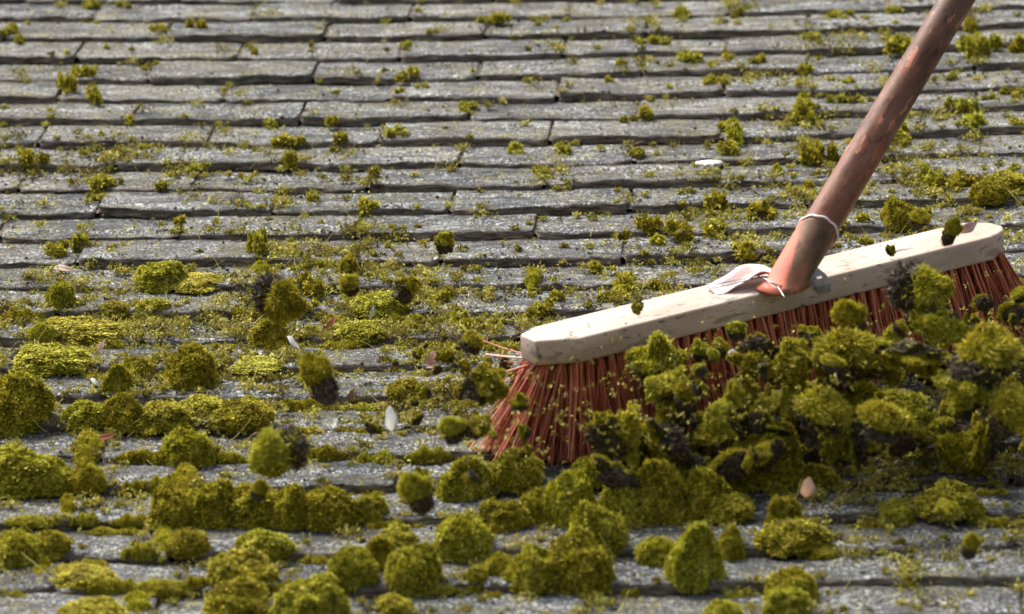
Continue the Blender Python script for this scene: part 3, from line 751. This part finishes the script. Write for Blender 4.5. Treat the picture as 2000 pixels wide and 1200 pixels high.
# ------------------------------------------------------------------ feathers, chips, leaves, twigs
def leaf_mesh(name, m, l=1., w=.3, curl=.12, thick=.012, fork=0):
    n = 14; top = []
    for i in range(n + 1):
        t = i / n; ww = w * .5 * math.sin(math.pi * min(1, t * .96 + .03)) ** .7 * (1.15 - .4 * t)
        z = curl * math.sin(math.pi * t)
        for j in range(5):
            q = (j - 2) / 2; top.append((l * (t - .5), q * ww + .03 * math.sin(t * 9), z + abs(q) ** 2 * ww * .35))
    v = np.array(top); v2 = v - np.array([0, 0, thick]); V = np.concatenate([v, v2]); k = 5 * (n + 1); F = []
    for i in range(n):
        for j in range(4):
            a = i * 5 + j; F.append((a, a + 5, a + 6, a + 1)); F.append((k + a, k + a + 1, k + a + 6, k + a + 5))
        a = i * 5; F.append((a, k + a, k + a + 5, a + 5)); a += 4; F.append((a, a + 5, k + a + 5, k + a))
    return mesh(name, V, F, m)
def flat_bit(name, cat, x, y, wpx, ang, tilt, m, label, hh=.004, w=.3, curl=.12, thick=.02, roll=0.0, group=None):
    p = unp(x, y, hh + (surf(*unp(x, y, 0)[:2]) if hh < .02 else 0)); L_ = wpx / pxm(p)
    # ang: direction in the picture plane, built as a turn in the plane facing down the slope
    Mx = Matrix.Translation(Vector(p.tolist())) @ Matrix.Rotation(R(90) * tilt, 4, 'X') @ Matrix.Rotation(ang, 4, 'Z') @ Matrix.Rotation(roll, 4, 'X') @ Matrix.Diagonal((L_, L_, L_, 1))
    return tag(put(name, leaf_mesh(name, m, 1., w, curl, thick), Mx), label, cat, group)
flat_bit('petal', 'petal', 764, 817, 50, R(92), .9, WHITE, 'upright white petal over the mossy edge left of the bristles', .10, .52, .1)
flat_bit('feather', 'feather', 573, 670, 36, R(-50), .6, WHITE, 'slim white feather right of the pointed moss cushion', .022, .32)
flat_bit('feather', 'feather', 186, 748, 26, R(-45), .5, WHITE, 'small white feather on the slate at far left', .012, .34)
flat_bit('feather', 'feather', 126, 529, 48, R(-14), .3, CHIP, 'pale feather lying across a slate at upper far left', .006, .34)
flat_bit('petal', 'petal', 1436, 696, 32, R(-40), .7, WHITE, 'white petal caught before the dark bristles', .12, .62)
flat_bit('leaf', 'leaf', 209, 855, 32, R(18), .5, LEAF, 'small russet leaf on bare slate at left', .012, .42)
flat_bit('bark_chip', 'chip', 1842, 877, 62, R(-6), .3, CHIP, 'long pale bark chip at the right below the heap', .012, .26)
flat_bit('bark_chip', 'chip', 1890, 985, 46, R(-8), .35, CHIP, 'oval pale bark chip at the right beside the moss knob', .006, .5)
flat_bit('bark_chip', 'chip', 1578, 952, 40, R(80), .9, CHIP, 'upright pinkish bark flake in front of the swept heap', .05, .75)
flat_bit('petal', 'petal', 846, 700, 32, R(60), .7, PINK, 'curled faded pink petal left of the broom head', .03, .7, .25)
flat_bit('petal', 'petal', 845, 716, 24, R(10), .5, PINK, 'second faded pink petal just below the curled one', .012, .6, .2)
flat_bit('leaf', 'leaf', 648, 631, 30, R(45), .6, LEAF, 'rusty curled leaf amid the moss litter, centre left', .02, .35, .2)
flat_bit('leaf', 'leaf', 198, 677, 24, R(60), .6, CHIP, 'tan curled leaf scrap on the long flat mat at left', .03, .5)
flat_bit('petal', 'petal', 1893, 446, 36, R(30), .7, PINK, 'pale pink petal lying on the right end of the broom head', .14, .55, .3)
flat_bit('lichen_flake', 'lichen flake', 727, 610, 30, R(75), .8, LICH, 'white ragged lichen shred on the side of a moss cushion', .02, .3)
flat_bit('leaf', 'leaf', 690, 770, 38, R(65), .7, STEM, 'curled brown leaf standing above the slate edge, centre left', .02, .4, .3)
flat_bit('leaf', 'leaf', 1208, 905, 40, R(30), .5, STEM, 'brown curled leaf behind the row of four moss cones', .045, .35, .25)
def lichen_patch(x, y, w, h, label):
    c = base_point(x, y); g = np.random.default_rng(9); P = []
    s = pxm(c); n = 46; pts = []
    for i in range(n):
        a = 2 * math.pi * i / n; r = .72 + .5 * g.random()
        pts.append((math.cos(a) * r * w / s / 2, math.sin(a) * r * h / s * 1.3, 0))
    top = [(a, b, .0018) for a, b, _ in pts]; V = pts + top + [(0, 0, .0028)]
    F = [(i, (i + 1) % n, n + (i + 1) % n, n + i) for i in range(n)] + [(n + i, n + (i + 1) % n, 2 * n) for i in range(n)]
    c[2] += .0015
    return tag(put('lichen_patch', mesh('lichen_patch', V, F, LICH), TRS(c, rx=-.08)), label, 'lichen')
lichen_patch(1386, 322, 46, 20, 'chalky white lichen patch on an upper slate left of the handle')

def tube(path, r, seg=6, cap=True):
    """tube through points; r number or list"""
    P = [Vector([float(q) for q in p]) for p in path]; n = len(P); rs = r if isinstance(r, (list, tuple)) else [r] * n
    V, F = [], []; ref = Vector((.13, .21, .97))
    for i, p in enumerate(P):
        t = (P[min(i + 1, n - 1)] - P[max(i - 1, 0)]).normalized()
        if abs(t.dot(ref)) > .95: ref = Vector((.9, .3, .1))
        a = t.cross(ref).normalized(); b = t.cross(a)
        for k in range(seg):
            an = 2 * math.pi * k / seg; V.append(tuple(p + (a * math.cos(an) + b * math.sin(an)) * rs[i]))
    for i in range(n - 1):
        for k in range(seg):
            q = i * seg + k; q2 = i * seg + (k + 1) % seg; F.append((q, q2, q2 + seg, q + seg))
    if cap: F.append(tuple(range(seg - 1, -1, -1))); F.append(tuple((n - 1) * seg + k for k in range(seg)))
    return V, F
def merge(lst):
    V, F = [], []
    for v, f in lst:
        n = len(V); V += list(v); F += [tuple(q + n for q in x) for x in f]
    return V, F
def twig(pts, label):
    path = [unp(x, y, h) for x, y, h in pts]
    o = np.mean(path, 0); V, F = tube([p - o for p in path], .0008, 5)
    tag(put('twig', mesh('twig', V, F, STEM), TRS(o)), label, 'twig')
twig([(428, 742, .012), (440, 738, .014), (447, 728, .02), (450, 718, .024)], 'short bent brown twig right of the tall round moss dome')
twig([(605, 1042, .03), (608, 1066, .03), (606, 1090, .025)], 'fine upright dry stalk over the second lowest course')
twig([(478, 860, .03), (500, 846, .034), (540, 842, .03), (556, 850, .02)], 'thin arching stalk above the straw coloured flying clod')
twig([(1220, 285, .01), (1240, 282, .012), (1256, 276, .012)], 'thin twig on the upper slates left of the white lichen patch')

# ------------------------------------------------------------------ the broom
A = unp(1135, 710, .10); B = unp(1965, 503, .10)
ax = Vector((B - A).tolist()).normalized(); wz = Vector((0, 0, 1)); by = wz.cross(ax).normalized()
LEN, WB, TH, CH = .041 + float(np.linalg.norm(B - A)) + .004 + .008, .058, .0265, .040
org = Vector(A.tolist()) - ax * CH
BM = Matrix((ax, by, wz)).transposed().to_4x4(); BM.translation = org
broom = bpy.data.objects.new('push_broom', None); COL.objects.link(broom); broom.empty_display_size = .1
broom.matrix_world = RT @ BM
tag(broom, 'push broom with pale wooden head, red bristles and a long grimy handle', 'broom')
BMi = BM.inverted()
def bl(p): return BMi @ Vector([float(q) for q in p])
def head():
    bm = bmesh.new()
    out = [(CH, 0), (LEN - .030, 0), (LEN - .008, .010), (LEN, .022), (LEN - .004, .040), (LEN - .030, WB), (.022, WB), (.006, WB - .008), (0, .048), (0, .020)]
    vs = [bm.verts.new((a, b, 0)) for a, b in out]; f = bm.faces.new(vs)
    r = bmesh.ops.extrude_face_region(bm, geom=[f]); up = [g for g in r['geom'] if isinstance(g, bmesh.types.BMVert)]
    bmesh.ops.translate(bm, vec=(0, 0, TH), verts=up)
    bmesh.ops.recalc_face_normals(bm, faces=bm.faces)
    bmesh.ops.bevel(bm, geom=list(bm.edges), offset=.0028, segments=3, profile=.5, affect='EDGES')
    me = bpy.data.meshes.new('head'); bm.to_mesh(me); bm.free(); me.materials.append(WOOD)
    for p in me.polygons: p.use_smooth = True
    return put('head', me, Matrix(), broom)
head()
def bristles():
    g = random.Random(3); VS, FS, HU = [], [], []
    def one(root, d, ln, w, hue, curve=(0, 0, 0)):
        n = 5; k = len(VS); side = Vector(d).cross(Vector((g.uniform(-1, 1), g.uniform(-1, 1), .1))).normalized(); s2 = Vector(d).cross(side).normalized()
        for i in range(n + 1):
            t = i / n; p = Vector(root) + Vector(d) * ln * t + Vector(curve) * t * t
            for q in range(3):
                an = 2.094 * q; VS.append(tuple(p + (side * math.cos(an) + s2 * math.sin(an)) * w * .5 * (1 - .25 * t))); HU.append(hue)
        for i in range(n):
            for q in range(3): FS.append((k + i * 3 + q, k + i * 3 + (q + 1) % 3, k + i * 3 + 3 + (q + 1) % 3, k + i * 3 + 3 + q))
    na, nb = 44, 6
    for i in range(na):
        for j in range(nb):
            a = .014 + (LEN - .030) * i / (na - 1); b = .006 + (WB - .012) * j / (nb - 1)
            if a < CH and b < (CH - a) * .75: continue
            e0 = math.exp(-a / .035); e1 = math.exp(-(LEN - a) / .09)
            fr = (.5 - j / (nb - 1))
            for m in range(24):
                la = -.62 * e0 * g.uniform(.0, 1.7) + .50 * e1 * g.uniform(.3, 1.3) + g.gauss(0, .05) + .05
                lb = -fr * .22 + g.gauss(0, .06) - .04
                d = Vector((la, lb, -1)).normalized()
                ln = .104 + g.uniform(-.006, .002)
                hue = min(1, max(0, g.gauss(.52, .22)))
                one((a + g.uniform(-.0035, .0035), b + g.uniform(-.0035, .0035), .003), d, ln, g.choice((.0012, .0016, .0022, .0030)), hue, (g.gauss(0, .006) - .010 * e0, g.gauss(0, .005), 0))
    # splayed strays at the near end
    for (x1, y1, w) in ((942, 742, .0034), (948, 698, .0026), (944, 680, .0020), (975, 762, .0022), (950, 812, .0024), (960, 800, .002), (955, 820, .003), (985, 720, .0016), (962, 846, .003), (970, 835, .0026), (966, 870, .003)):
        r0 = Vector((.006 + g.uniform(0, .01), .03 + g.uniform(-.008, .012), .002))
        t = bl(unp(x1, y1, .10 - .0985 * min(1, max(0, (y1 - 690) / 190)))) - r0
        one(r0, t.normalized(), t.length, w, .8, (0, 0, g.uniform(-.006, .012)))
    me = mesh('bristles', VS, FS, BRISTLE, {'hue': HU})
    o = put('bristles', me, Matrix(), broom)
bristles()
# handle: leaves the middle of the head, leaning up the slope and to the right
P0 = unp(1547, 535, .10 + TH + .012)
dep0 = proj(P0)[2]
d1 = RC.T @ np.array([(1868 - 1000) / FPX, 600 / FPX, -1.]); P1 = CAM + d1 * (dep0 + .10)
hd = Vector((P1 - P0).tolist()).normalized(); hl = float(np.linalg.norm(P1 - P0))
h0 = bl(P0); hdl = (BMi.to_3x3() @ hd).normalized()
ZQ = hdl.to_track_quat('Z', 'Y').to_matrix().to_4x4()
def lathe(prof, seg=40, wob=None):
    V, F = [], []
    for (r, z) in prof:
        for k in range(seg):
            a = 2 * math.pi * k / seg; rr = r * (1 + (wob(a, z) if wob else 0)); V.append((rr * math.cos(a), rr * math.sin(a), z))
    for i in range(len(prof) - 1):
        for k in range(seg):
            q = i * seg + k; q2 = i * seg + (k + 1) % seg; F.append((q, q2, q2 + seg, q + seg))
    F.append(tuple(range(seg - 1, -1, -1))); F.append(tuple((len(prof) - 1) * seg + k for k in range(seg)))
    return V, F
HM = Matrix.Translation(h0) @ ZQ
zs = [.034 + 1.32 * i / 60 for i in range(61)]
prof = [(.0186 - .0012 * min(1, z / 1.3 * 4), z) for z in zs]; prof = [(.016, .0335)] + prof + [(.014, 1.362)]
V, F = lathe(prof, 40, lambda a, z: .012 * math.sin(a * 2 + z * 9) + .008 * math.sin(z * 31 + a))
hob = put('handle', mesh('handle', V, F, HANDLE), HM, broom)
# red paint rubbed onto the foot of the handle
nt = HANDLE.node_tree; b = nt.nodes['Principled BSDF']; src = b.inputs['Base Color'].links[0].from_socket
sep = N(nt, 'ShaderNodeSeparateXYZ'); nt.links.new(objco(nt), sep.inputs[0])
low = step(nt, sep.outputs[2], .42, .06)
pt = step(nt, noise(nt, objco(nt, (1, 1, .4)), 34, 5, .7), .54, .62)
pt2 = mth(nt, 'MULTIPLY', low, mth(nt, 'ADD', mth(nt, 'MULTIPLY', pt, .5), .22))
b.inputs['Specular IOR Level'].default_value = .25
nt.links.new(mix(nt, pt2, src, (.46, .13, .06)), b.inputs['Base Color'])
# socket: pressed steel sleeve, cut obliquely where it meets the head, with a fold on the left
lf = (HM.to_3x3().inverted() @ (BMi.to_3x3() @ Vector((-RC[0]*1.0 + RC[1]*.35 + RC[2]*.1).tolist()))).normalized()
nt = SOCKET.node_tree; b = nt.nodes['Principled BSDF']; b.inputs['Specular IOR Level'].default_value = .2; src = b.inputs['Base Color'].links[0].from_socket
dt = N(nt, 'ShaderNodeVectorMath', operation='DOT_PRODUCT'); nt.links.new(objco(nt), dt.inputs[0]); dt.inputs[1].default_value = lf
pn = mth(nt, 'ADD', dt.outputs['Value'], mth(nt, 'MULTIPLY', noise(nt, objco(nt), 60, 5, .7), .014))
nt.links.new(mix(nt, mth(nt, 'MULTIPLY', step(nt, pn, .0120, .0160), .9), src, (.66, .17, .10)), b.inputs['Base Color'])  # red paint on the left side, with its lit look put into the colour
def socket():
    seg = 36; V, F = [], []; rows = 12
    for i in range(rows + 1):
        t = i / rows; z = -.006 + .058 * t
        for k in range(seg):
            a = 2 * math.pi * k / seg
            r = .0200 + .0012 * math.sin(a * 3) * (1 - t) + .0008 * (t > .92)
            r *= 1 + .16 * (1 - t) * max(0, math.cos(a - 2.6)) ** 6      # crease
            V.append((r * math.cos(a) * (1 - .08 * (1 - t)), r * math.sin(a), z + .010 * math.cos(a - 2.5) * t - (.010 * math.cos(a) * (1 - t))))
    # the foot follows the top of the head
    HR = HM.to_3x3()
    for k in range(seg):
        ft = HM @ Vector(V[k]); dz = (ft.z - (TH + .0012)) / hdl.z
        for i in range(rows + 1):
            x, y, z = V[i * seg + k]; t = i / rows; e = max(0, 1 - t / .7)
            fl = 1 + .22 * max(0, 1 - t / .18) ** 2
            V[i * seg + k] = (x * fl, y * fl, z - dz * e)
    inner = len(V)
    for i in range(rows + 1):
        for k in range(seg):
            x, y, z = V[i * seg + k]; V.append((x * .93, y * .93, z))
    for i in range(rows):
        for k in range(seg):
            q = i * seg + k; q2 = i * seg + (k + 1) % seg; F.append((q, q2, q2 + seg, q + seg)); F.append((inner + q, inner + q + seg, inner + q2 + seg, inner + q2))
    for k in range(seg):
        k2 = (k + 1) % seg; T = rows * seg
        F.append((T + k, T + k2, inner + T + k2, inner + T + k)); F.append((k, inner + k, inner + k2, k2))
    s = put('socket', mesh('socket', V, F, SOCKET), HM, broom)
    # folded pale rim at the mouth of the sleeve
    seg = 40; V, F = [], []
    for (r_, dz) in ((.0203, -.0012), (.0215, -.0010), (.0216, .0012), (.0205, .0016), (.0190, .0010)):
        for k in range(seg):
            a = 2 * math.pi * k / seg; V.append((r_ * math.cos(a), r_ * math.sin(a), .052 + dz + .010 * math.cos(a - 2.5) + .0006 * math.sin(a * 9)))
    for i in range(4):
        for k in range(seg): F.append((i * seg + k, i * seg + (k + 1) % seg, (i + 1) * seg + (k + 1) % seg, (i + 1) * seg + k))
    put('rim', mesh('rim', V, F, FLANGE), Matrix(), s)
    # wings: crumpled flange plates that sit astride the head
    def wing(a0, a1, amp, b0, b1, seed, name, m, droop):
        na_, nb_ = 22, 12; V, F = [], []; g = np.random.default_rng(seed)
        gp = []
        for i in range(na_ + 1):
            for j in range(nb_ + 1):
                t = i / na_; q = j / nb_; gp.append((t * 3 + seed, q * 2.5, seed))
        nz = vn(np.array(gp), seed)
        for i in range(na_ + 1):
            for j in range(nb_ + 1):
                t = i / na_; q = j / nb_; nn = nz[i * (nb_ + 1) + j] - .5
                wd = 1 - .55 * t ** 2
                bb = (b0 + b1) / 2 + (q - .5) * (b1 - b0) * wd
                z = TH + .0015 + amp * math.sin(math.pi * min(1, t * .9 + .12)) * (1 - .6 * abs(q - .5)) + nn * .024 * (1 - t * .3)
                if droop and q < .16: z -= (.16 - q) * .06
                V.append((a0 + (a1 - a0) * t, bb, max(z, TH + .0008) if not droop or q >= .16 else z))
        k = len(V); V += [(a, b, z - .0014) for a, b, z in V]
        r_ = nb_ + 1
        for i in range(na_):
            for j in range(nb_):
                a = i * r_ + j; F.append((a, a + r_, a + r_ + 1, a + 1)); F.append((k + a, k + a + 1, k + a + r_ + 1, k + a + r_))
        for i in range(na_):
            for a, b in ((i * r_, (i + 1) * r_), ((i + 1) * r_ + nb_, i * r_ + nb_)): F.append((a, k + a, k + b, b))
        for j in range(nb_):
            for a, b in ((j + 1, j), (na_ * r_ + j, na_ * r_ + j + 1)): F.append((a, k + a, k + b, b))
        return put(name, mesh(name, V, F, m), Matrix(), broom)
    c = h0.x
    wing(c - .004, c - .078, .012, .012, WB - .004, 4, 'bracket_wing', FLANGE, False)
    wing(c + .008, c + .042, .006, .004, WB - .010, 9, 'bracket_wing', FLANGE, False)
    # flat grey clip with a hole bent over the front edge
    bm = bmesh.new(); pts = [(-.009, -.0035, TH + .006), (.009, -.0035, TH + .008)]
    prof = [(.012, TH + .014), (.004, TH + .010), (-.002, TH + .004), (-.0042, TH - .005), (-.0040, TH - .014)]
    ws = [.008, .009, .0095, .010, .006]
    gv = [[bm.verts.new((c + .022 + s_ * w_ + .004 * i, y_, z_)) for s_ in (-1, -.35, .35, 1)] for i, ((y_, z_), w_) in enumerate(zip(prof, ws))]
    for i in range(4):
        for j in range(3):
            if (i, j) == (2, 1): continue
            bm.faces.new((gv[i][j], gv[i][j + 1], gv[i + 1][j + 1], gv[i + 1][j]))
    bmesh.ops.solidify(bm, geom=bm.faces[:], thickness=.0016)
    bmesh.ops.recalc_face_normals(bm, faces=bm.faces)
    me = bpy.data.meshes.new('clip'); bm.to_mesh(me); bm.free(); me.materials.append(STEEL); put('clip', me, Matrix(), broom)
    # loose binding wires
    ws_ = []
    for pts in ([(1378, 556), (1410, 553), (1450, 546), (1500, 541), (1545, 540)], [(1395, 562), (1440, 552), (1490, 541), (1540, 540), (1560, 548)],
                [(1478, 538), (1500, 548), (1520, 562), (1533, 582)], [(1484, 541), (1505, 552), (1530, 560)]):
        path = []
        for n_, (x, y) in enumerate(pts):
            z = .10 + TH + .010 + .004 * math.sin(n_ * 1.7)
            q = bl(unp(x, y, z)); path.append(q)
        sm = []
        for i in range(len(path) - 1):
            for t in (0, .33, .66): sm.append(path[i].lerp(path[i + 1], t))
        sm.append(path[-1]); ws_.append(tube(sm, .0007, 5))
    V, F = merge(ws_); put('wire', mesh('wire', V, F, STEEL), Matrix(), broom)
socket()
